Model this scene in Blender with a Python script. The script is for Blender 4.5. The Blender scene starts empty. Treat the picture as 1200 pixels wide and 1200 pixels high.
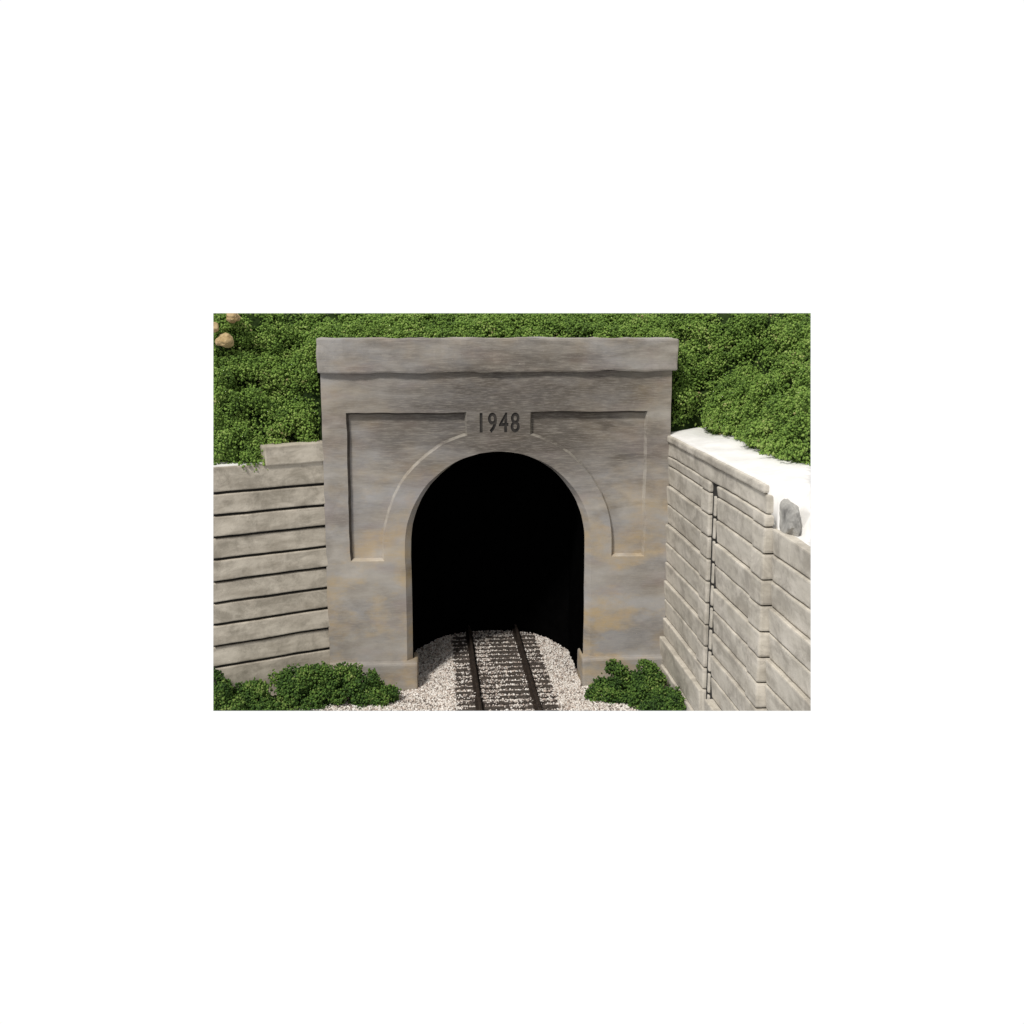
import bpy, bmesh, math, random
import numpy as np
from mathutils import Vector, Matrix, noise
rng = np.random.default_rng(7); random.seed(7)
S = bpy.context.scene
col = S.collection

# ------------------------------------------------------------------ camera
cam = bpy.data.cameras.new('camera'); co = bpy.data.objects.new('camera', cam); col.objects.link(co)
cam.sensor_width = 36; cam.lens = 37.8; cam.clip_end = 500; cam.clip_start = .1
co.location = (-1.8396, -26.9527, 9.7)
co.rotation_euler = (math.radians(90-10.6), 0, math.radians(-4.62))
S.camera = co
S.view_settings.view_transform = 'Standard'; S.view_settings.look = 'None'
S.view_settings.exposure = 0; S.view_settings.gamma = 1

# ------------------------------------------------------------------ light: made-up world, white ahead of the camera, dimmed behind it for front faces
W = bpy.data.worlds.new('World'); S.world = W; W.use_nodes = True
nt = W.node_tree; nt.nodes.clear()
tc = nt.nodes.new('ShaderNodeTexCoord'); sp = nt.nodes.new('ShaderNodeSeparateXYZ')
rp = nt.nodes.new('ShaderNodeValToRGB'); bg = nt.nodes.new('ShaderNodeBackground'); ow = nt.nodes.new('ShaderNodeOutputWorld')
nt.links.new(tc.outputs['Generated'], sp.inputs[0]); nt.links.new(sp.outputs['Y'], rp.inputs[0])
nt.links.new(rp.outputs[0], bg.inputs[0]); nt.links.new(bg.outputs[0], ow.inputs[0])
rp.color_ramp.elements[0].position = .15; rp.color_ramp.elements[0].color = (.46, .46, .47, 1)
rp.color_ramp.elements[1].position = .5; rp.color_ramp.elements[1].color = (1, 1, 1, 1)
bg.inputs[1].default_value = 1.02
sun = bpy.data.lights.new('key_lamp', 'SUN'); so = bpy.data.objects.new('key_lamp', sun); col.objects.link(so)
sun.energy = 3.0; sun.angle = math.radians(9); sun.color = (1, .965, .91)
so.rotation_euler = Vector((-.42, -.62, .86)).to_track_quat('Z', 'Y').to_euler()

# ------------------------------------------------------------------ helpers
# the cut sides of the diorama block: keep n.p <= d
CUTS = [((-.981577, -.184613, .049233), 7.25909), ((.939197, -.33983, .049233), 7.90916),
        ((-.028966, -.358451, -.933099), .66343), ((0, .002143, .999998), 9.6419)]

def bm_trim(bm):
    for n, d in CUTS:
        n = Vector(n)
        r = bmesh.ops.bisect_plane(bm, geom=bm.verts[:]+bm.edges[:]+bm.faces[:], dist=1e-5, plane_co=n*d, plane_no=n, clear_outer=True)
        ed = [e for e in r['geom_cut'] if isinstance(e, bmesh.types.BMEdge)]
        if ed: bmesh.ops.edgenet_fill(bm, edges=ed)
    return bm

def clamp_np(v):
    for n, d in CUTS:
        n = np.array(n); e = v@n-d
        v = v-np.outer(np.maximum(e, 0), n)
    return v

def inside_np(p, m=0.):
    k = np.ones(len(p), bool)
    for n, d in CUTS: k &= (p@np.array(n)-d) <= m
    return k

def prop(o, label=None, cat=None, group=None, kind=None):
    for k, v in (('label', label), ('category', cat), ('group', group), ('kind', kind)):
        if v: o[k] = v
    return o

def link(name, bm, mat, parent=None, smooth=False):
    me = bpy.data.meshes.new(name); bm.to_mesh(me); bm.free()
    for m in (mat if isinstance(mat, list) else [mat]): me.materials.append(m)
    if smooth: me.polygons.foreach_set('use_smooth', [True]*len(me.polygons))
    o = bpy.data.objects.new(name, me); col.objects.link(o)
    if parent: o.parent = parent
    return o

def root(name, loc=(0, 0, 0)):
    o = bpy.data.objects.new(name, None); col.objects.link(o); o.location = loc; o.empty_display_size = .3
    return o

def parent_keep(o, r):
    o.parent = r; o.matrix_parent_inverse = Matrix.Translation(-Vector(r.location))

def np_mesh(name, v, f, mat, tint=None, parent=None):
    me = bpy.data.meshes.new(name)
    nv, nf = len(v), len(f)
    me.vertices.add(nv); me.vertices.foreach_set('co', np.ascontiguousarray(v, np.float32).ravel())
    me.loops.add(nf*3); me.loops.foreach_set('vertex_index', np.ascontiguousarray(f, np.int32).ravel())
    me.polygons.add(nf); me.polygons.foreach_set('loop_start', np.arange(nf, dtype=np.int32)*3)
    me.update(calc_edges=True)
    if tint is not None:
        a = me.attributes.new('tint', 'FLOAT', 'POINT'); a.data.foreach_set('value', np.ascontiguousarray(tint, np.float32))
    me.materials.append(mat); me.validate()
    o = bpy.data.objects.new(name, me); col.objects.link(o)
    if parent: parent_keep(o, parent)
    return o

# icosahedron
ph = (1+5**.5)/2
IV = np.array([(-1, ph, 0), (1, ph, 0), (-1, -ph, 0), (1, -ph, 0), (0, -1, ph), (0, 1, ph), (0, -1, -ph), (0, 1, -ph), (ph, 0, -1), (ph, 0, 1), (-ph, 0, -1), (-ph, 0, 1)])/math.sqrt(1+ph*ph)
IF = np.array([(0, 11, 5), (0, 5, 1), (0, 1, 7), (0, 7, 10), (0, 10, 11), (1, 5, 9), (5, 11, 4), (11, 10, 2), (10, 7, 6), (7, 1, 8), (3, 9, 4), (3, 4, 2), (3, 2, 6), (3, 6, 8), (3, 8, 9), (4, 9, 5), (2, 4, 11), (6, 2, 10), (8, 6, 7), (9, 8, 1)])

def crumbs(cen, rad, jit=.6, squash=None):
    """irregular little lumps at the centres; returns verts, faces, per-vertex random"""
    n = len(cen)
    q = rng.normal(size=(n, 4)); q /= np.linalg.norm(q, axis=1)[:, None]
    w, x, y, z = q.T
    R = np.stack([1-2*(y*y+z*z), 2*(x*y-z*w), 2*(x*z+y*w), 2*(x*y+z*w), 1-2*(x*x+z*z), 2*(y*z-x*w), 2*(x*z-y*w), 2*(y*z+x*w), 1-2*(x*x+y*y)], 1).reshape(n, 3, 3)
    sc = rad[:, None]*rng.uniform(.7, 1.3, (n, 3))
    loc = IV[None]*(1+jit*rng.uniform(-1, 1, (n, 12, 1)))*sc[:, None, :]
    v = np.einsum('nij,nkj->nki', R, loc)
    if squash is not None: v[:, :, 2] *= squash
    v = v+cen[:, None, :]
    f = IF[None]+(np.arange(n)*12)[:, None, None]
    return v.reshape(-1, 3), f.reshape(-1, 3), np.repeat(rng.random(n), 12)

# ------------------------------------------------------------------ materials
def mat(name):
    m = bpy.data.materials.new(name); m.use_nodes = True
    return m, m.node_tree, m.node_tree.nodes['Principled BSDF']

def nz(nt, vec, scale, detail=6, rough=.55, dist=0):
    n = nt.nodes.new('ShaderNodeTexNoise'); n.inputs['Scale'].default_value = scale; n.inputs['Detail'].default_value = detail
    n.inputs['Roughness'].default_value = rough; n.inputs['Distortion'].default_value = dist
    nt.links.new(vec, n.inputs['Vector']); return n.outputs['Fac']

def ramp(nt, fac, stops, interp='LINEAR'):
    r = nt.nodes.new('ShaderNodeValToRGB'); r.color_ramp.interpolation = interp
    els = r.color_ramp.elements
    while len(els) < len(stops): els.new(.5)
    for e, (p, c) in zip(els, stops):
        e.position = p; e.color = (*c, 1) if isinstance(c, (tuple, list)) else (c, c, c, 1)
    nt.links.new(fac, r.inputs[0]); return r.outputs[0]

def mix(nt, fac, a, b, mode='MIX'):
    m = nt.nodes.new('ShaderNodeMix'); m.data_type = 'RGBA'; m.blend_type = mode
    for s, v in ((m.inputs[0], fac), (m.inputs[6], a), (m.inputs[7], b)):
        if isinstance(v, (int, float)): s.default_value = v
        elif isinstance(v, tuple): s.default_value = (*v, 1)
        else: nt.links.new(v, s)
    return m.outputs[2]

def mapping(nt, scale, loc=(0, 0, 0), src='Object'):
    t = nt.nodes.new('ShaderNodeTexCoord'); m = nt.nodes.new('ShaderNodeMapping')
    m.inputs['Scale'].default_value = scale; m.inputs['Location'].default_value = loc
    nt.links.new(t.outputs[src], m.inputs[0]); return m.outputs[0]

def bump(nt, bs, h, strength, dist=.03):
    b = nt.nodes.new('ShaderNodeBump'); b.inputs['Strength'].default_value = strength; b.inputs['Distance'].default_value = dist
    nt.links.new(h, b.inputs['Height']); nt.links.new(b.outputs[0], bs.inputs['Normal'])

def math_(nt, op, a, b):
    m = nt.nodes.new('ShaderNodeMath'); m.operation = op
    for i, v in enumerate((a, b)):
        if isinstance(v, (int, float)): m.inputs[i].default_value = v
        else: nt.links.new(v, m.inputs[i])
    return m.outputs[0]

def portal_material(edge=0.):
    """cast plaster portal, brushed with grey, blue grey and ochre washes; soot staining above the arch"""
    m, nt, bs = mat('weathered_portal_plaster' if not edge else 'painted_highlight_panel_edges')
    str_ = mapping(nt, (.35, .35, 1.5)); iso = mapping(nt, (1, 1, 1)); ver = mapping(nt, (2.2, 2.2, .4), (4, 2, 1))
    c = ramp(nt, nz(nt, mapping(nt, (.3, .3, .8)), 1.5, 9, .56, .1), [(.30, (.17, .145, .115)), (.43, (.27, .24, .205)), (.56, (.37, .34, .30)), (.72, (.48, .45, .41))])
    blue = ramp(nt, nz(nt, mapping(nt, (.4, .4, 1.1), (9, 3, 5)), 1.1, 7, .55, .15), [(.44, 0.), (.64, .5)])
    c = mix(nt, blue, c, (.345, .355, .385))
    pur = ramp(nt, nz(nt, mapping(nt, (.5, .5, 1.3), (2, 8, 15)), 1.4, 7, .55, .15), [(.5, 0.), (.66, .4)])
    c = mix(nt, pur, c, (.29, .225, .215))
    och = ramp(nt, nz(nt, mapping(nt, (.5, .5, 1.0), (31, 3, 7)), 1.5, 8, .62, .1), [(.47, 0.), (.66, .85)])
    tz = nt.nodes.new('ShaderNodeTexCoord'); sz = nt.nodes.new('ShaderNodeSeparateXYZ'); nt.links.new(tz.outputs['Object'], sz.inputs[0])
    low = nt.nodes.new('ShaderNodeMapRange'); nt.links.new(sz.outputs['Z'], low.inputs[0])
    low.inputs[1].default_value = 2.5; low.inputs[2].default_value = 6.5; low.inputs[3].default_value = 1.0; low.inputs[4].default_value = .3
    c = mix(nt, math_(nt, 'MULTIPLY', och, low.outputs[0]), c, (.47, .34, .17))
    v2 = ramp(nt, nz(nt, ver, 1.6, 6, .6, .2), [(.4, 0.), (.75, .35)])
    c = mix(nt, v2, c, (.30, .285, .26))
    # soot patch above the arch, where the engines' smoke stained it
    t = nt.nodes.new('ShaderNodeTexCoord'); vm = nt.nodes.new('ShaderNodeVectorMath'); vm.operation = 'MULTIPLY_ADD'
    nt.links.new(t.outputs['Object'], vm.inputs[0]); vm.inputs[1].default_value = (.19, 0, .34); vm.inputs[2].default_value = (-.1, 0, -2.42)
    ln = nt.nodes.new('ShaderNodeVectorMath'); ln.operation = 'LENGTH'; nt.links.new(vm.outputs[0], ln.inputs[0])
    d = math_(nt, 'ADD', ln.outputs['Value'], math_(nt, 'MULTIPLY', math_(nt, 'SUBTRACT', nz(nt, str_, 1.7, 7, .6, .5), .5), 1.3))
    soot = ramp(nt, d, [(.25, .85), (1.1, 0.)])
    c = mix(nt, soot, c, (.062, .050, .040))
    blot = ramp(nt, nz(nt, mapping(nt, (.55, .55, .8), (17, 5, 23)), 1.3, 9, .6, .15), [(.52, 0.), (.70, .5)])
    c = mix(nt, blot, c, (.10, .085, .07))
    # fine scratches and pale scuffs
    fine = nz(nt, mapping(nt, (1.2, 1.2, 14)), 3, 6, .7)
    c = mix(nt, ramp(nt, fine, [(.47, .0), (.68, .5)]), c, (.40, .365, .315))
    fleck = ramp(nt, nz(nt, iso, 26, 2, .5), [(.73, 0.), (.78, .7)])
    c = mix(nt, fleck, c, (.5, .47, .42))
    if edge: c = mix(nt, ramp(nt, nz(nt, iso, 2.2, 5, .6), [(.42, 0.), (.62, edge)]), c, (.62, .58, .50))  # pale highlight painted into the colour of the panel bevels
    nt.links.new(c, bs.inputs['Base Color']); bs.inputs['Roughness'].default_value = .85
    h = math_(nt, 'ADD', nz(nt, iso, 5, 8, .65), math_(nt, 'MULTIPLY', fine, .25))
    bump(nt, bs, h, .3, .04)
    return m

def wall_material(name, lo, mid, hi, seed=0, stain=(.10, .095, .085)):
    m, nt, bs = mat(name)
    iso = mapping(nt, (1, 1, 1), (seed, seed, seed)); strm = mapping(nt, (.6, .6, 2.2), (seed*2, 1, 3))
    c = ramp(nt, nz(nt, strm, 1.4, 8, .62, .3), [(.3, lo), (.48, mid), (.72, hi)])
    st = ramp(nt, nz(nt, mapping(nt, (.8, .8, 1.3), (seed, 2, 9)), 1.5, 9, .72, .5), [(.46, 0.), (.62, .75)])
    c = mix(nt, st, c, stain)
    vs = ramp(nt, nz(nt, mapping(nt, (2, 2, .9), (seed, 5, 2)), 2.2, 6, .6), [(.5, 0.), (.75, .45)])
    c = mix(nt, vs, c, hi)
    sp_ = ramp(nt, nz(nt, iso, 16, 6, .7), [(.60, 0.), (.70, .6)])
    c = mix(nt, sp_, c, stain)
    nt.links.new(c, bs.inputs['Base Color']); bs.inputs['Roughness'].default_value = .9
    bump(nt, bs, nz(nt, iso, 7, 8, .65), .3, .035)
    return m

def plain(name, c1, c2, scale=6, rough=.85, bmp=.3):
    m, nt, bs = mat(name); v = mapping(nt, (1, 1, 1))
    f = nz(nt, v, scale, 6, .6)
    nt.links.new(ramp(nt, f, [(.35, c1), (.65, c2)]), bs.inputs['Base Color']); bs.inputs['Roughness'].default_value = rough
    bump(nt, bs, f, bmp, .03)
    return m

def tinted(name, stops, rough=.9, patch=None, interp='LINEAR'):
    """colour picked per crumb / stone by its own random value"""
    m, nt, bs = mat(name)
    a = nt.nodes.new('ShaderNodeAttribute'); a.attribute_name = 'tint'
    f = a.outputs['Fac']
    if patch:
        f = math_(nt, 'ADD', f, math_(nt, 'MULTIPLY', math_(nt, 'SUBTRACT', nz(nt, mapping(nt, (1, 1, 1)), patch[0], 3), .5), patch[1]))
    nt.links.new(ramp(nt, f, stops, interp), bs.inputs['Base Color']); bs.inputs['Roughness'].default_value = rough
    bs.inputs['Specular IOR Level'].default_value = .25
    return m

M_portal = portal_material(); M_edge = portal_material(.32)
M_left = wall_material('weathered_board_plaster', (.33, .29, .23), (.50, .45, .37), (.68, .62, .52), 3, (.27, .24, .19))
M_right = wall_material('pale_block_plaster', (.40, .365, .305), (.57, .53, .455), (.72, .67, .59), 11, (.33, .30, .255))
M_panel_shade = plain('painted_shade_panel_edges', (.045, .038, .03), (.10, .085, .07), 5)
M_gap = plain('dark_joint_wash', (.012, .011, .01), (.03, .027, .023))
M_ink = plain('black_engraving_wash', (.012, .011, .01), (.04, .035, .03))
M_white = plain('bare_white_plaster', (.78, .765, .74), (.86, .85, .83), 3, .9, .25)
M_black = plain('painted_tunnel_darkness', (.0015, .0015, .0015), (.0025, .0025, .0025), 3, 1, 0)
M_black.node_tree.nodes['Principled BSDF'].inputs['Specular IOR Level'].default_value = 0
M_leaf = tinted('green_foam_foliage', [(0., (.07, .12, .03)), (.35, (.135, .235, .042)), (.7, (.22, .34, .068)), (.92, (.32, .42, .12)), (1., (.34, .29, .14))], .9, (1.2, .5))
M_shrub = tinted('dark_green_foam_foliage', [(0., (.02, .042, .012)), (.4, (.055, .115, .022)), (.75, (.115, .20, .036)), (1., (.24, .30, .09))], .9, (2.5, .5))
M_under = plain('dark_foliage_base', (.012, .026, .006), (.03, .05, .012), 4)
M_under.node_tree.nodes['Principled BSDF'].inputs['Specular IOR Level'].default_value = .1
M_stone = tinted('pale_ballast_stones', [(0., (.50, .45, .40)), (.25, (.70, .65, .59)), (.55, (.86, .83, .79)), (.72, (.60, .50, .43)), (.86, (.28, .23, .20)), (1., (.09, .075, .07))], .85)
M_ground = plain('sandy_ballast_bed', (.34, .29, .25), (.52, .46, .41), 9)
M_sleeper = plain('dark_brown_sleeper', (.025, .019, .015), (.085, .068, .055), 9)
M_rail = plain('dark_rusty_rail', (.018, .013, .010), (.045, .032, .024), 9, .55)
M_rock = plain('tan_rock', (.34, .235, .10), (.55, .42, .23), 5, .9, .5)
M_grey_rock = plain('grey_broken_plaster', (.19, .185, .175), (.48, .47, .44), 3.2, .9, .6)

# ------------------------------------------------------------------ setting: the ground
def gz(x, y):
    d = abs(x-.08)
    z = .17-.16*np.clip((d-1.25)/.9, 0, 1)-.10*np.clip((d-1.6)/.6, 0, 1)*np.clip((y-.3)/2, 0, 1)
    z = z+.05*np.sin(1.7*x+.6)*np.sin(1.3*y+x*.5)*np.clip((d-1.4)/1, 0, 1)
    z = z+.12*np.clip((-x-2.8)/2, 0, 1)
    return z
bm = bmesh.new()
xs = np.linspace(-9, 6, 100); ys = np.linspace(-4, 6.5, 70)
g = [[bm.verts.new((x, y, float(gz(x, y))-.02)) for x in xs] for y in ys]
for j in range(len(ys)-1):
    for i in range(len(xs)-1): bm.faces.new((g[j][i], g[j][i+1], g[j+1][i+1], g[j+1][i]))
r = bmesh.ops.extrude_face_region(bm, geom=bm.faces[:])
for e in r['geom']:
    if isinstance(e, bmesh.types.BMVert): e.co.z = -.75
bmesh.ops.recalc_face_normals(bm, faces=bm.faces[:])
prop(link('ground', bm_trim(bm), M_ground, smooth=False), kind='structure')

# ------------------------------------------------------------------ portal
XR = 4.37; XH = 4.40
CZ = 3.8
portal = root('tunnel_portal', (0, .4, 0))
prop(portal, 'weathered grey arched tunnel portal engraved 1948, with flat top course and sunken side panels', 'tunnel portal')

def arch(r, zc=CZ, n=56, zb=-.3, rz=None):
    rz = rz or r
    p = [(r, zb)]+[(r, z) for z in np.linspace(.4, zc-.3, 8)]
    p += [(r*math.cos(a), zc+rz*math.sin(a)) for a in np.linspace(0, math.pi, n)]
    p += [(-x, z) for x, z in p[:9][::-1]]
    return p
def wob(x, z, s):   # hand-cast edges
    return s*(noise.noise(Vector((x*1.3, z*1.3, 3.1)))+.5*noise.noise(Vector((x*4, z*4, 9.1))))
bm = bmesh.new()
def loop(pts, y, w=.016):
    return [bm.verts.new((x+wob(x, z, w), y, z+wob(x+7, z, w))) for x, z in pts]
def ring(a, b, closed=True):
    n = len(a)
    for i in range(n if closed else n-1):
        bm.faces.new((a[i], a[(i+1) % n], b[(i+1) % n], b[i]))
def edges_of(l, closed=True):
    out = []
    for i in range(len(l) if closed else len(l)-1):
        a, b = l[i], l[(i+1) % len(l)]
        out.append(bm.edges.get((a, b)) or bm.edges.new((a, b)))
    return out
def densify(pts, step=.25):
    out = []
    for i in range(len(pts)):
        a, b = np.array(pts[i]), np.array(pts[(i+1) % len(pts)])
        k = max(1, int(np.linalg.norm(b-a)/step))
        out += [tuple(a+(b-a)*j/k) for j in range(k)]
    return out
def outline(r, k):
    ar = arch(r, rz=r if k == 0 else 2.405)   # goes right foot -> crown -> left foot
    outer = [(-XH, -.3)]+[(-XH, z) for z in np.linspace(.3, 8.0, 26)]+[(-XH, 8.22)]+[(x, 8.22) for x in np.linspace(-4.2, 4.2, 28)]+[(XH, 8.22)]+[(XH, z) for z in np.linspace(8.0, .3, 26)]+[(XH, -.3)]
    return outer+ar
def panel(s):
    """panel outline with the arc of the arch ring, s = +-1"""
    R = 2.93; a0 = math.asin(.80/R)
    p = [(2.93, 3.42), (3.80, 3.42), (3.80, 7.20), (.80, 7.20), (.80, CZ+R*math.cos(a0))]
    p = densify(p[:-1]+[p[-1]])[:0]+densify([(2.93, 3.42), (3.80, 3.42), (3.80, 7.20), (.80, 7.20), (.80, CZ+R*math.cos(a0)+.001)])
    # drop the closing straight run (last corner -> first) and put the arc there
    ci = next(i for i, q in enumerate(p) if abs(q[0]-.80) < 1e-6 and abs(q[1]-(CZ+R*math.cos(a0)+.001)) < 1e-6)
    p = p[:ci+1]
    p += [(R*math.sin(a), CZ+R*math.cos(a)) for a in np.linspace(a0, math.pi/2, 30)[1:]]
    return [(s*x, z) for x, z in p]
def inset(pts, d):
    P = np.array(pts); n = len(P); out = []
    area = sum(P[i][0]*P[(i+1) % n][1]-P[(i+1) % n][0]*P[i][1] for i in range(n))
    sg = 1 if area > 0 else -1
    for i in range(n):
        a = P[i]-P[i-1]; b = P[(i+1) % n]-P[i]
        na = np.array((-a[1], a[0]))/np.linalg.norm(a)*sg; nb = np.array((-b[1], b[0]))/np.linalg.norm(b)*sg
        m = na+nb; m = m/np.linalg.norm(m); c = max(.5, float(m@na))
        out.append(tuple(P[i]+m*d/c))
    return out
# outlines of the engraved year
tcu = bpy.data.curves.new('date', 'FONT'); tcu.body = '1948'; tcu.size = .68; tcu.align_x = 'CENTER'; tcu.space_character = 1.24
to = bpy.data.objects.new('date', tcu); col.objects.link(to); bpy.context.view_layer.update()
tm = bpy.data.meshes.new_from_object(to.evaluated_get(bpy.context.evaluated_depsgraph_get())); bpy.data.objects.remove(to)
tb = bmesh.new(); tb.from_mesh(tm); bmesh.ops.remove_doubles(tb, verts=tb.verts[:], dist=1e-5)
nb = {}
for e in tb.edges:
    if len(e.link_faces) == 1:
        for a_, b_ in (e.verts, reversed(e.verts)): nb.setdefault(a_.index, []).append(b_.index)
tb.verts.ensure_lookup_table(); seen = set(); LOOPS = []
for st in nb:
    if st in seen: continue
    l = [st]; seen.add(st)
    while True:
        nx_ = [k for k in nb[l[-1]] if k not in seen]
        if not nx_: break
        l.append(nx_[0]); seen.add(nx_[0])
    pts = [(tb.verts[k].co.x*.68-.01, tb.verts[k].co.y+6.70) for k in l]
    cl = [pts[0]]
    for q in pts[1:]:
        if math.dist(q, cl[-1]) > .006: cl.append(q)
    LOOPS.append(cl)
tb.free()
def inpoly(p, P):
    c = False
    for i in range(len(P)):
        (x1, y1), (x2, y2) = P[i], P[i-1]
        if (y1 > p[1]) != (y2 > p[1]) and p[0] < (x2-x1)*(p[1]-y1)/(y2-y1)+x1: c = not c
    return c
GLYPHS = []
for l in LOOPS:
    if not any(inpoly(l[0], m) for m in LOOPS if m is not l):
        GLYPHS.append((inset(l, -.014), [inset(m, .010) for m in LOOPS if m is not l and inpoly(m[0], l)]))
L0 = loop(outline(2.40, 0), 0); L1 = loop(outline(2.25, 1), .16); 
for i, v in enumerate(L1):
    if i < len(L1)-len(arch(1)): v.co.x = L0[i].co.x; v.co.z = L0[i].co.z
L2 = loop(outline(2.25, 1), .8)
ring(L0, L1); ring(L1, L2)
ed = edges_of(L2); bmesh.ops.triangle_fill(bm, edges=ed, use_beauty=True)
fe = edges_of(L0)
for s in (1, -1):
    po = panel(s); pi_ = inset(po, .055)
    A = loop(po, 0, .025); B = [bm.verts.new((a.co.x+(q[0]-p[0]), .155, a.co.z+(q[1]-p[1]))) for a, p, q in zip(A, po, pi_)]
    ring(A, B); fe += edges_of(A)
    bmesh.ops.triangle_fill(bm, edges=edges_of(B), use_beauty=True)
for outer, inners in GLYPHS:
    fl = []
    for pts in [outer]+inners:
        A = [bm.verts.new((x, 0, z)) for x, z in pts]; B = [bm.verts.new((x, .055, z)) for x, z in pts]
        ring(A, B); fl += edges_of(B)
        if pts is outer: fe += edges_of(A)
        else: bmesh.ops.triangle_fill(bm, edges=edges_of(A), use_beauty=True)
    bmesh.ops.triangle_fill(bm, edges=fl, use_beauty=True)
bmesh.ops.triangle_fill(bm, edges=fe, use_beauty=True)
bmesh.ops.recalc_face_normals(bm, faces=bm.faces[:])
for q in bm.faces:
    ys_ = [v.co.y for v in q.verts]
    q.material_index = 1 if min(ys_) < .001 and abs(max(ys_)-.155) < .001 else 0
facade = link('facade', bm, [M_portal, M_edge]); 
parent_keep(facade, portal)
facade.data.materials.append(M_panel_shade)
for q in facade.data.polygons:   # recess shade painted along panel tops, the far left edge and the date block
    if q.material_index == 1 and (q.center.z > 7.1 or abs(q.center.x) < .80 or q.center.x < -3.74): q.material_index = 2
# the ink that fills the bottom of the engraving
bb = bmesh.new()
for outer, inners in GLYPHS:
    for yy in (.030, .052):
        es = []
        for pts in [outer]+inners:
            vs = [bb.verts.new((x, yy, z)) for x, z in inset(pts, .0015 if pts is outer else -.0015)]
            es += [bb.edges.new((vs[q], vs[(q+1) % len(vs)])) for q in range(len(vs))]
        bmesh.ops.triangle_fill(bb, edges=es, use_beauty=True)
num = link('date_numerals', bb, M_ink); parent_keep(num, portal); num['label'] = 'engraved black numerals reading 1948'

def rough_block(x0, x1, y0, y1, z0, z1, amp=.03, step=.16, bev=.05, fx=None):
    """solid block, finely divided, bevelled, edges worn"""
    b = bmesh.new()
    bmesh.ops.create_cube(b, size=1)
    for v in b.verts: v.co = Vector(((x0+x1)/2+v.co.x*(x1-x0), (y0+y1)/2+v.co.y*(y1-y0), (z0+z1)/2+v.co.z*(z1-z0)))
    bmesh.ops.bevel(b, geom=b.edges[:], offset=bev, segments=2, profile=.6, affect='EDGES')
    for ax, (lo, hi) in enumerate(((x0, x1), (y0, y1), (z0, z1))):
        k = int((hi-lo)/step)
        for j in range(1, k):
            n = Vector((0, 0, 0)); n[ax] = 1; p = Vector((0, 0, 0)); p[ax] = lo+(hi-lo)*j/k
            bmesh.ops.bisect_plane(b, geom=b.verts[:]+b.edges[:]+b.faces[:], plane_co=p, plane_no=n, dist=1e-5)
    for v in b.verts:
        p = v.co.copy()
        d = noise.noise_vector(p*1.1)*amp+noise.noise_vector(p*4.5)*amp*.45
        v.co += d
        if fx: v.co = fx(v.co)
    return b
def joinbm(dst, src):
    me = bpy.data.meshes.new('t'); src.to_mesh(me); src.free(); dst.from_mesh(me); bpy.data.meshes.remove(me)

b = rough_block(-4.47, 4.50, -.14, .9, 8.20, 9.03, .048)
cp = link('top_course', b, M_portal, smooth=False); parent_keep(cp, portal)
for x0, x1 in ((-4.43, -2.13), (2.17, 4.37)):
    b = rough_block(x0, x1, -.25, .75, -.4, .74, .02, bev=.06)
    parent_keep(link('plinth', b, M_portal), portal)
# added near-black shell and curved end sheet, standing in for the tunnel's darkness
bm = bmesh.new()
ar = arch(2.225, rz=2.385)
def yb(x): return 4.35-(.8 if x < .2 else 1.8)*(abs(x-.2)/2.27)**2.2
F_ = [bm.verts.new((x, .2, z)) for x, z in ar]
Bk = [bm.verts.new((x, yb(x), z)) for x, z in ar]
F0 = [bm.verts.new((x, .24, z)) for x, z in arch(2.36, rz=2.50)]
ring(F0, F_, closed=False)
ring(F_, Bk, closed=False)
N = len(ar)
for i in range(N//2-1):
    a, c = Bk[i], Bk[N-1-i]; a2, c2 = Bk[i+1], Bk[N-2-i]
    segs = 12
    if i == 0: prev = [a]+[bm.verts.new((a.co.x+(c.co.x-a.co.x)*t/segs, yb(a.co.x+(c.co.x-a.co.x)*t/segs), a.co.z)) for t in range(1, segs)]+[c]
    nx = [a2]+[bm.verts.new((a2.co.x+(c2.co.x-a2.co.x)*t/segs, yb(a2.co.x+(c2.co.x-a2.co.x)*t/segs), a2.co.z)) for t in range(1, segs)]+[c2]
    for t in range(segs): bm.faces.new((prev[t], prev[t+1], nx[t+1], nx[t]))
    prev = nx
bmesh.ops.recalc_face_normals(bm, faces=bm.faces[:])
ln = link('tunnel_darkness_shell', bm, M_black); parent_keep(ln, portal)

# ------------------------------------------------------------------ left retaining wall: long boards with dark open joints
lw = root('board_retaining_wall', (-5.6, -.6, 0))
prop(lw, 'tan grey retaining wall of long horizontal boards, left of the portal', 'retaining wall')
ca, sa = math.cos(math.radians(27)), math.sin(math.radians(27))
def lw_map(v):   # local s (along, leftwards), t (back), z
    return Vector((-4.39-v.x*ca+v.y*(-sa), .02-v.x*sa+v.y*ca, v.z))
zj = [-.4]+[1.12+.5375*k for k in range(10)]+[6.50]
acc = bmesh.new()
for k in range(11):
    z0, z1 = zj[k]+.034, zj[k+1]-.034
    s1 = 1.49 if k == 10 else 3.3
    off = .02*math.sin(k*2.3)
    if k == 9: z1 = 6.04
    b = rough_block(-.3, s1, off, .5, z0, z1, .015, .2, .03)
    for v in b.verts:
        # each board leans out towards its foot
        if v.co.y < .25: v.co.y += .022*(v.co.z-z0)/(z1-z0)-.01
        v.co = lw_map(v.co)
    joinbm(acc, b)
bmesh.ops.recalc_face_normals(acc, faces=acc.faces[:])
parent_keep(link('board_face', bm_trim(acc), M_left), lw)
b = rough_block(-.1, 3.3, .10, .46, -.4, 5.97, 0, .6, .01)
for v in b.verts: v.co = lw_map(v.co)
bmesh.ops.recalc_face_normals(b, faces=b.faces[:])
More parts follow.
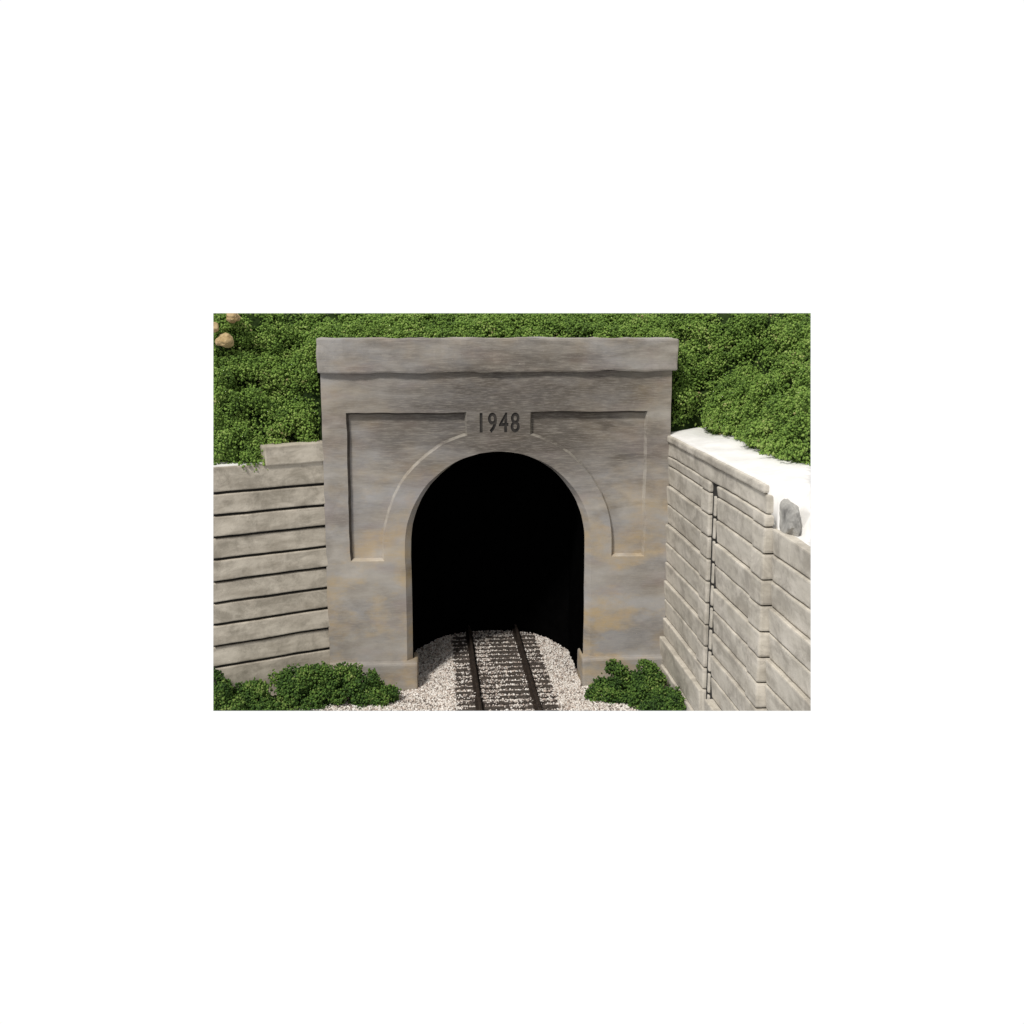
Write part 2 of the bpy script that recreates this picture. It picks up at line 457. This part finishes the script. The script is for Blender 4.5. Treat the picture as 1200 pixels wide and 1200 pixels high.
parent_keep(link('joint_backing', bm_trim(b), M_gap), lw)
b = rough_block(1.42, 3.3, .10, 1.0, 5.80, 6.075, .03, .15, .06)
for v in b.verts: v.co = lw_map(v.co)
bmesh.ops.recalc_face_normals(b, faces=b.faces[:])
parent_keep(link('plaster_top', bm_trim(b), M_white), lw)

# ------------------------------------------------------------------ right retaining wall
rw = root('block_retaining_wall', (4.6, -5, 0))
prop(rw, 'pale block retaining wall running forward along the right, with white plaster top', 'retaining wall')
jz = [6.57, 6.40, 6.03, 5.78]+[5.78-.503*k for k in range(1, 10)]+[.55, -.5]
def wall_panel(y0, y1, xf, ztop, skip_first=False, gapw=.012):
    acc = bmesh.new()
    for k in range(len(jz)-1):
        if jz[k] > ztop+.01: continue
        zt, zb = jz[k], jz[k+1]
        if zt < 5 and False: continue
        out = .0 if k else -.035
        if k >= len(jz)-3: out = -.10
        jit = .018*math.sin(k*3.7+y0)
        b = rough_block(xf+out+jit, xf+.5, y0, y1, zb+gapw, zt-gapw, .013, .2, .035)
        for v in b.verts:
            if v.co.x < xf+.2:   # face leans back towards the top of each course
                v.co.x -= .045*(v.co.z-zb)/(zt-zb)-.02
        joinbm(acc, b)
    bmesh.ops.recalc_face_normals(acc, faces=acc.faces[:])
    return acc
for (y0, y1, xf, zt) in ((-4.10, .45, XR, 6.03), (-7.98, -4.68, XR, 6.03), (-11.6, -8.02, XR+.14, 5.78)):
    parent_keep(link('wall_panel', bm_trim(wall_panel(y0, y1, xf, zt)), M_right), rw)
# upper two courses run through over the joint
acc = bmesh.new()
joinbm(acc, rough_block(XR-.0, XR+.5, -7.98, .45, 6.04, 6.39, .022, .2, .04))
parent_keep(link('upper_course', bm_trim(acc), M_right), rw)
parent_keep(link('cap_course', bm_trim(rough_block(XR-.05, XR+.30, -7.93, .06, 6.405, 6.57, .012, .2, .04)), M_right), rw)
# pilasters: one before the open joint, one at the far corner, cut by the same courses
for (y0, y1) in ((-4.12, -3.45), (-7.99, -7.25)):
    acc = bmesh.new()
    for k in range(2, len(jz)-1):
        joinbm(acc, rough_block(XR-.03, XR+.3, y0, y1, jz[k+1]+.014, jz[k]-.014, .016, .2, .045))
    bmesh.ops.recalc_face_normals(acc, faces=acc.faces[:])
    parent_keep(link('pilaster', bm_trim(acc), M_right), rw)
b = rough_block(XR+.06, XR+.48, -7.9, 0, -.4, 6.5, 0, 1, .01)
parent_keep(link('joint_backing', bm_trim(b), M_gap), rw)
b = rough_block(XR+.24, XR+.6, -11.5, -7.9, -.4, 5.7, 0, 1, .01)
parent_keep(link('joint_backing', bm_trim(b), M_gap), rw)
# slim stained rod in the open joint
acc = bmesh.new()
for k in range(3, len(jz)-1):
    joinbm(acc, rough_block(XR+.02, XR+.10, -4.46, -4.33, jz[k+1]+.03, jz[k]-.03, .012, .2, .03))
parent_keep(link('joint_strip', bm_trim(acc), M_right), rw)

# base line of the hill on the right (x of the plaster edge at a given y)
BY = np.array([-11.5, -8.5, -6.2, -5.4, -2.7, -.6, .95, 1.6]); BX = np.array([6.6, 6.3, 5.86, 5.42, 5.62, 5.62, 5.25, 4.5])
def bx(y): return np.interp(y, BY, BX)
bm = bmesh.new()
ys = np.arange(-11.5, .9, .12); us = np.linspace(0, 1, 16)
rows = []
for y in ys:
    x1 = float(bx(y))+1.0
    row = []
    for u in us:
        xf = XR+.03 if y > -8.0 else XR+.19
        x = xf+(x1-xf)*u
        z = 6.585+(.10*noise.noise(Vector((x*1.2, y*1.2, 2)))+.04)*min(1, u*4)+.012*noise.noise(Vector((x*5, y*5, 2)))
        if y < -8.0:
            t = min(1, max(0, (x-XR-.30)/.55)); t = t*t*(3-2*t)
            k = min(1, (-8.0-y)/.15)
            z = z-(1-t)*k*.85
        row.append(bm.verts.new((x, y, z)))
    rows.append(row)
for j in range(len(ys)-1):
    for i in range(len(us)-1): bm.faces.new((rows[j][i], rows[j][i+1], rows[j+1][i+1], rows[j+1][i]))
r = bmesh.ops.extrude_face_region(bm, geom=bm.faces[:])
for e in r['geom']:
    if isinstance(e, bmesh.types.BMVert): e.co.z = 5.5 if e.co.y < -8.0 else (6.45 if e.co.x < XR+.7 else 5.9)
bmesh.ops.recalc_face_normals(bm, faces=bm.faces[:])
parent_keep(link('plaster_top', bm_trim(bm), M_white, smooth=True), rw)

def rock(name, c, r, m, seed, sq=(1, 1, 1), angular=0):
    b = bmesh.new(); bmesh.ops.create_icosphere(b, subdivisions=4, radius=1)
    if angular:   # knock flat facets off
        rr = random.Random(5)
        for q in range(14):
            n = Vector((rr.gauss(0, 1), rr.gauss(0, 1), rr.gauss(0, 1))).normalized(); dd = rr.uniform(.62, .85)
            for v in b.verts:
                e = v.co.dot(n)-dd
                if e > 0: v.co -= n*e
    for v in b.verts:
        p = v.co+Vector((seed, 0, 0))
        k = 1+.35*noise.noise(p*1.1)+.12*noise.noise(p*3)+.05*noise.noise(p*8)
        v.co = Vector((v.co.x*sq[0], v.co.y*sq[1], v.co.z*sq[2]))*k*r
        v.co += Vector(c)
    o = link(name, bm_trim(b), m, smooth=False)
    return o
o = rock('rock', (4.70, -8.33, 6.02), .40, M_grey_rock, 3.3, (.42, 1.4, .95), 1)
prop(o, 'rough dark grey broken stone lying on the white top of the right wall', 'rock')
for (c, r, sd, lb) in (((-6.80, .75, 8.98), .21, 1.7, 'largest tan rock, lowest of three in the upper left hillside foliage'),
                       ((-6.62, .95, 9.55), .165, 5.2, 'tan rock at the hilltop edge, uppermost of three at upper left'),
                       ((-7.08, .70, 9.30), .155, 8.4, 'small pale tan rock at the left edge of the foliage, beside larger rock')):
    prop(rock('rock', c, r, M_rock, sd, (1, 1, .9)), lb, 'rock', 'tan rocks in the hillside foliage')

# ------------------------------------------------------------------ hill
def hz(x, y):
    x = np.asarray(x, float); y = np.asarray(y, float)
    # behind the left wall
    dl = (x+4.39)*(-sa)+(y-.02)*ca-.25
    dl = -(x+4.39)*(-sa)*(-1)*0+((x+4.39)*(sa)*(-1)+(y-.02)*ca)-.30
    hl = np.where(dl > 0, 6.05+1.55*dl, 6.05+5*dl)
    hl = np.where(x < -3.5, hl, -9)
    dr = (x-bx(np.minimum(y, .9)))*.85+np.maximum(y-.75, 0)*1.0
    hr = np.where(dr > 0, 6.62+1.35*dr, 6.62+5*dr)
    hr = np.where(x > 3.5, hr, -9)
    hc = 8.80+.32*(y-.8)-1.3*np.maximum(np.abs(x)-4.5, 0)-3.2*np.maximum(1.1-y, 0)*(np.abs(x) > 4.4)
    hc = np.where(y > np.where(np.abs(x) > 4.4, -.1, .7), hc, -9)
    return np.minimum(np.maximum(np.maximum(hl, hr), hc), 9.75)
bm = bmesh.new()
xs = np.linspace(-10.5, 11.5, 150); ys = np.linspace(-9, 5, 110)
X, Y = np.meshgrid(xs, ys); Z = hz(X, Y)
Zb = Z-.42+.33*np.clip((Z-9.15)/.4, 0, 1)
g = {}
def gv(i, j):
    if (i, j) not in g: g[i, j] = bm.verts.new((xs[i], ys[j], float(Zb[j, i])))
    return g[i, j]
for j in range(len(ys)-1):
    for i in range(len(xs)-1):
        if min(Zb[j, i], Zb[j, i+1], Zb[j+1, i], Zb[j+1, i+1]) > 5.6: bm.faces.new((gv(i, j), gv(i+1, j), gv(i+1, j+1), gv(i, j+1)))
r = bmesh.ops.extrude_face_region(bm, geom=bm.faces[:])
for e in r['geom']:
    if isinstance(e, bmesh.types.BMVert): e.co.z = -.7 if (e.co.x < -4.45 or e.co.x > 4.95) else (5.3 if abs(e.co.x) > 4.45 else 7.2)
# keep the block clear of the portal body
bmesh.ops.recalc_face_normals(bm, faces=bm.faces[:])
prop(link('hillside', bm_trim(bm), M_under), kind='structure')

def surf_pts(n):
    P = []
    x = rng.uniform(-10, 11, n); y = rng.uniform(-8, 4.6, n)
    e = .03
    z = hz(x, y); nx = -(hz(x+e, y)-z)/e; ny = -(hz(x, y+e)-z)/e
    w = np.sqrt(1+nx**2+ny**2)
    ok = (z > 5.98) & (rng.random(n) < np.minimum(w, 4)/4) & (w < 8)
    ok &= ~((np.abs(x) < 4.55) & (y < 1.0) & (y > -.2))
    N_ = np.stack([nx, ny, np.ones(n)], 1)/w[:, None]
    P = np.stack([x, y, z], 1)
    return P[ok], N_[ok]

def lumpy(lc, lr, per, cr, keepdir=None, hemi=-.35):
    """crumbs spread over the skin of many lumps"""
    cnt = np.maximum(8, (per*(lr/lr.mean())**2).astype(int))
    idx = np.repeat(np.arange(len(lc)), cnt)
    d = rng.normal(size=(len(idx), 3)); d /= np.linalg.norm(d, axis=1)[:, None]
    if keepdir is not None:
        k = np.einsum('ij,ij->i', d, keepdir[idx]) > hemi; d = d[k]; idx = idx[k]
    rad = lr[idx]*rng.uniform(.6, 1.15, len(idx))*(1+.35*np.sin(d[:, 0]*7+idx)*np.sin(d[:, 1]*6+idx*2)*np.sin(d[:, 2]*7+1))
    cen = lc[idx]+d*rad[:, None]
    return cen, cr*rng.uniform(.55, 1.35, len(idx)), idx

P, Nn = surf_pts(42000)
sel = inside_np(P, .35); P, Nn = P[sel], Nn[sel]
big = np.array([noise.noise(Vector(p)*1.25)+.6*abs(noise.noise(Vector(p)*3.1+Vector((5, 5, 5))))*1.6-.25 for p in P])
P = P+Nn*(.36*big-.02)[:, None]
kp = rng.random(len(P)) < np.clip(.75+1.2*big, .42, 1); P, Nn, big = P[kp], Nn[kp], big[kp]
lr = rng.uniform(.10, .25, len(P))
lc = P+Nn*rng.uniform(-.18, .08, len(P))[:, None]
cen, cr, idx = lumpy(lc, lr, 88, .0245, Nn)
P2, N2 = surf_pts(220000); P2 = P2-N2*rng.uniform(.02, .30, (len(P2), 1)); P2 = P2[inside_np(P2, .03)]
cen = np.concatenate([cen, P2]); cr = np.concatenate([cr, rng.uniform(.015, .035, len(P2))]); idx = np.concatenate([idx, rng.integers(0, len(lc), len(P2))])
k = inside_np(cen, .02)
# leave the white plaster tops and the portal clear
k &= ~((cen[:, 1] < .9) & (cen[:, 0] > 4.3) & (cen[:, 2] < 6.75) & (cen[:, 0] < bx(cen[:, 1])+.04+.08*np.sin(cen[:, 1]*5)))
k &= ~((cen[:, 0] > -4.52) & (cen[:, 0] < 4.55) & (cen[:, 1] < .93) & (cen[:, 2] < 9.04))
cen, cr, idx = cen[k], cr[k], idx[k]
lt = rng.random(len(lc))
v, f, t = crumbs(cen, cr)
t = np.clip(.55*t+.45*np.repeat(lt[idx], 12), 0, 1)
print('hill lumps', len(lc), 'crumbs', len(cen))
prop(np_mesh('hillside_foliage', clamp_np(v), f, M_leaf, t), 'dense clumpy green foliage covering the hillside behind and above the portal', 'foliage', kind='stuff')

# ------------------------------------------------------------------ shrubs in front
def shrub(loc, lobes, label, group='green foam shrubs at the foot of the walls'):
    r = root('shrub', loc); prop(r, label, 'shrub', group)
    lcs, lrs = [], []
    for (dx, dy, dz, R) in lobes:
        n = max(5, int(13*(R/.35)**1.3))
        d = rng.normal(size=(n, 3)); d /= np.linalg.norm(d, axis=1)[:, None]
        dz = dz-(.13 if loc[0] > 0 else .10)
        c = np.array(loc)+np.array((dx, dy, dz))+d*R*rng.uniform(.55, .95, (n, 1))
        lcs.append(c); lrs.append(rng.uniform(.11, .22, n)*(.65+R))
    lc, lr = np.concatenate(lcs), np.concatenate(lrs)
    lc[:, 2] = np.maximum(lc[:, 2], .0)
    cen, cr, idx = lumpy(lc, lr, 120, .025)
    k = inside_np(cen, .03) & (cen[:, 2] > -.1)
    # stay in front of both walls and the portal
    dl = (cen[:, 0]+4.39)*(-sa)+(cen[:, 1]-.02)*ca
    k &= ~((cen[:, 0] < -4.3) & (dl > -.02)) & ~((cen[:, 0] > -4.5) & (cen[:, 1] > -.19)) & (cen[:, 0] < XR-.12)
    cen, cr, idx = cen[k], cr[k], idx[k]
    v, f, t = crumbs(cen, cr)
    t = np.clip(.55*t+.45*np.repeat(rng.random(len(lc))[idx], 12), 0, 1)
    np_mesh('foliage', clamp_np(v), f, M_shrub, t, r)
    b = bmesh.new()   # short dark twiggy stems that hold the foam
    for q in range(5):
        tip = Vector((lobes[q % len(lobes)][0]*.8, lobes[q % len(lobes)][1]*.8, lobes[q % len(lobes)][2]))
        n0 = len(b.verts)
        res = bmesh.ops.create_cone(b, segments=6, radius1=.05, radius2=.015, depth=tip.length+.05, cap_ends=True)
        qt = tip.to_track_quat('Z', 'Y')
        for vv in res['verts']: vv.co = qt @ (vv.co+Vector((0, 0, tip.length/2)))+Vector(loc)
    o = link('stem', bm_trim(b), M_sleeper); parent_keep(o, r)
    return r
shrub((-7.0, -1.62, 0), [(0, 0, .90, .30), (.12, -.05, .5, .4), (-.2, 0, .4, .35), (.3, -.2, .35, .3)], 'tall narrow dark shrub at the far left edge, against the board wall')
shrub((-6.15, -1.4, 0), [(-.25, 0, .42, .28), (.0, .1, .62, .2), (.25, 0, .48, .26), (.1, -.2, .2, .34), (.5, -.15, .25, .28)], 'low dark green shrub under the lowest board joint, second from the left edge')
shrub((-4.95, -1.2, 0), [(-.55, .05, .78, .22), (-.3, -.1, .5, .34), (-.05, 0, .85, .32), (.35, 0, .80, .34), (.7, .05, .80, .28), (0, -.2, .3, .42), (.55, -.2, .3, .38), (-.5, -.3, .15, .3)], 'widest bushy shrub covering the corner of board wall and portal')
shrub((-3.7, -1.15, 0), [(-.22, 0, .98, .22), (.05, 0, .74, .32), (-.1, -.1, .35, .34), (.2, -.1, .25, .28)], 'upright shrub with the highest tip, in front of the left portal plinth')
shrub((-3.16, -1.05, 0), [(-.08, 0, .76, .19), (-.1, -.05, .4, .30), (.28, 0, .42, .22), (.0, -.2, .12, .25)], 'small olive green shrub beside the white ballast, rightmost of the left row')
shrub((2.95, -1.15, 0), [(-.02, .1, .76, .22), (.1, 0, .4, .34), (.38, -.05, .42, .34), (-.3, -.1, .34, .32), (-.6, -.15, .16, .28), (-.2, -.35, .22, .36), (.3, -.4, .22, .36)], 'spreading shrub with a round knob on top beside the ballast, right plinth')
shrub((3.72, -1.1, 0), [(.02, .1, .80, .25), (-.1, 0, .5, .36), (.15, -.1, .4, .34), (-.2, -.3, .1, .4)], 'tall dark shrub in the corner between right plinth and block wall')
shrub((3.88, -2.3, 0), [(0, .2, .35, .30), (-.45, .3, .25, .32), (.1, -.3, .50, .27), (-.25, -.2, .35, .3), (.12, -.6, .52, .22)], 'low dark shrub at the front edge touching the block wall')

# ------------------------------------------------------------------ track
track = root('railway_track', (.08, 0, 0)); prop(track, 'single railway track with dark rusty rails running into the tunnel mouth', 'railway track')
def boxbm(x0, x1, y0, y1, z0, z1, bev=.01):
    b = bmesh.new(); bmesh.ops.create_cube(b, size=1)
    for v in b.verts: v.co = Vector(((x0+x1)/2+v.co.x*(x1-x0), (y0+y1)/2+v.co.y*(y1-y0), (z0+z1)/2+v.co.z*(z1-z0)))
    if bev: bmesh.ops.bevel(b, geom=b.edges[:], offset=bev, segments=1, affect='EDGES')
    return b
for xc in (-.625, .785):
    b = boxbm(xc-.10, xc+.10, -3.6, 4.4, .225, .25, .005)
    joinbm(b, boxbm(xc-.022, xc+.022, -3.6, 4.4, .252, .34, 0))
    joinbm(b, boxbm(xc-.034, xc+.034, -3.6, 4.4, .342, .40, .012))
    parent_keep(link('rail', bm_trim(b), M_rail), track)
y = -2.9
sy = []
while y < 3.9:
    sy.append(y)
    b = boxbm(.08-1.22+random.uniform(-.03, .03), .08+1.22+random.uniform(-.03, .03), y-.085, y+.085, .07, .222, .012)
    bm_trim(b)
    if len(b.verts): parent_keep(link('sleeper', b, M_sleeper), track)
    y += .36

# ------------------------------------------------------------------ ballast stones
n = 85000
x = rng.uniform(-7.3, 4.3, n); y = rng.uniform(-3, 4.3, n)
inopen = (np.abs(x) < 2.2) | (y < -.15)
ok = inopen & (y < 4.3-np.where(x < .2, .8, 1.8)*(np.abs(x-.2)/2.27)**2.2)
# thinner on the left, where the shrubs stand
z = gz(x, y)+rng.uniform(-.01, .03, n)
r_ = rng.uniform(.015, .034, n)
on_sl = np.min(np.abs(y[:, None]-np.array(sy)[None]), axis=1) < .10
on_tr = np.abs(x-.08) < 1.26
patch = np.array([noise.noise(Vector((a*1.6+3, b_*1.1, 5.))) for a, b_ in zip(x, y)])
left_in = (x > -.55) & (x < -.1)
keep_s = (patch+.25*left_in-.10*(y > 1.0)+.05 > rng.uniform(-.05, .50, n))
hide = on_sl & on_tr
ok &= ~(hide & ~keep_s)
ok &= ~(on_tr & ~on_sl & (rng.random(n) < .25))
z = np.where(hide, .235, z); r_ = np.where(hide, r_*.8, r_)
z = np.where(on_tr & ~on_sl, z+.0, z)
near_rail = (np.abs(x+.625) < .07) | (np.abs(x-.785) < .07)
ok &= ~near_rail
cen = np.stack([x, y, z], 1)[ok]; r_ = r_[ok]
k = inside_np(cen, .0); cen, r_ = cen[k], r_[k]
v, f, t = crumbs(cen, r_, .3)
# between the rails the stones are soiled
soil = np.clip((1.35-np.abs(cen[:, 0]-.08))/.3, 0, 1)*(rng.random(len(cen)) < .34)
t = np.where(np.repeat(soil, 12) > .5, .93+.07*t, t*.95)
print('stones', len(cen))
prop(np_mesh('ballast', clamp_np(v), f, M_stone, t), 'loose white and pinkish ballast gravel round the track', 'gravel', kind='stuff')

S.render.engine = 'CYCLES'
S.cycles.max_bounces = 5
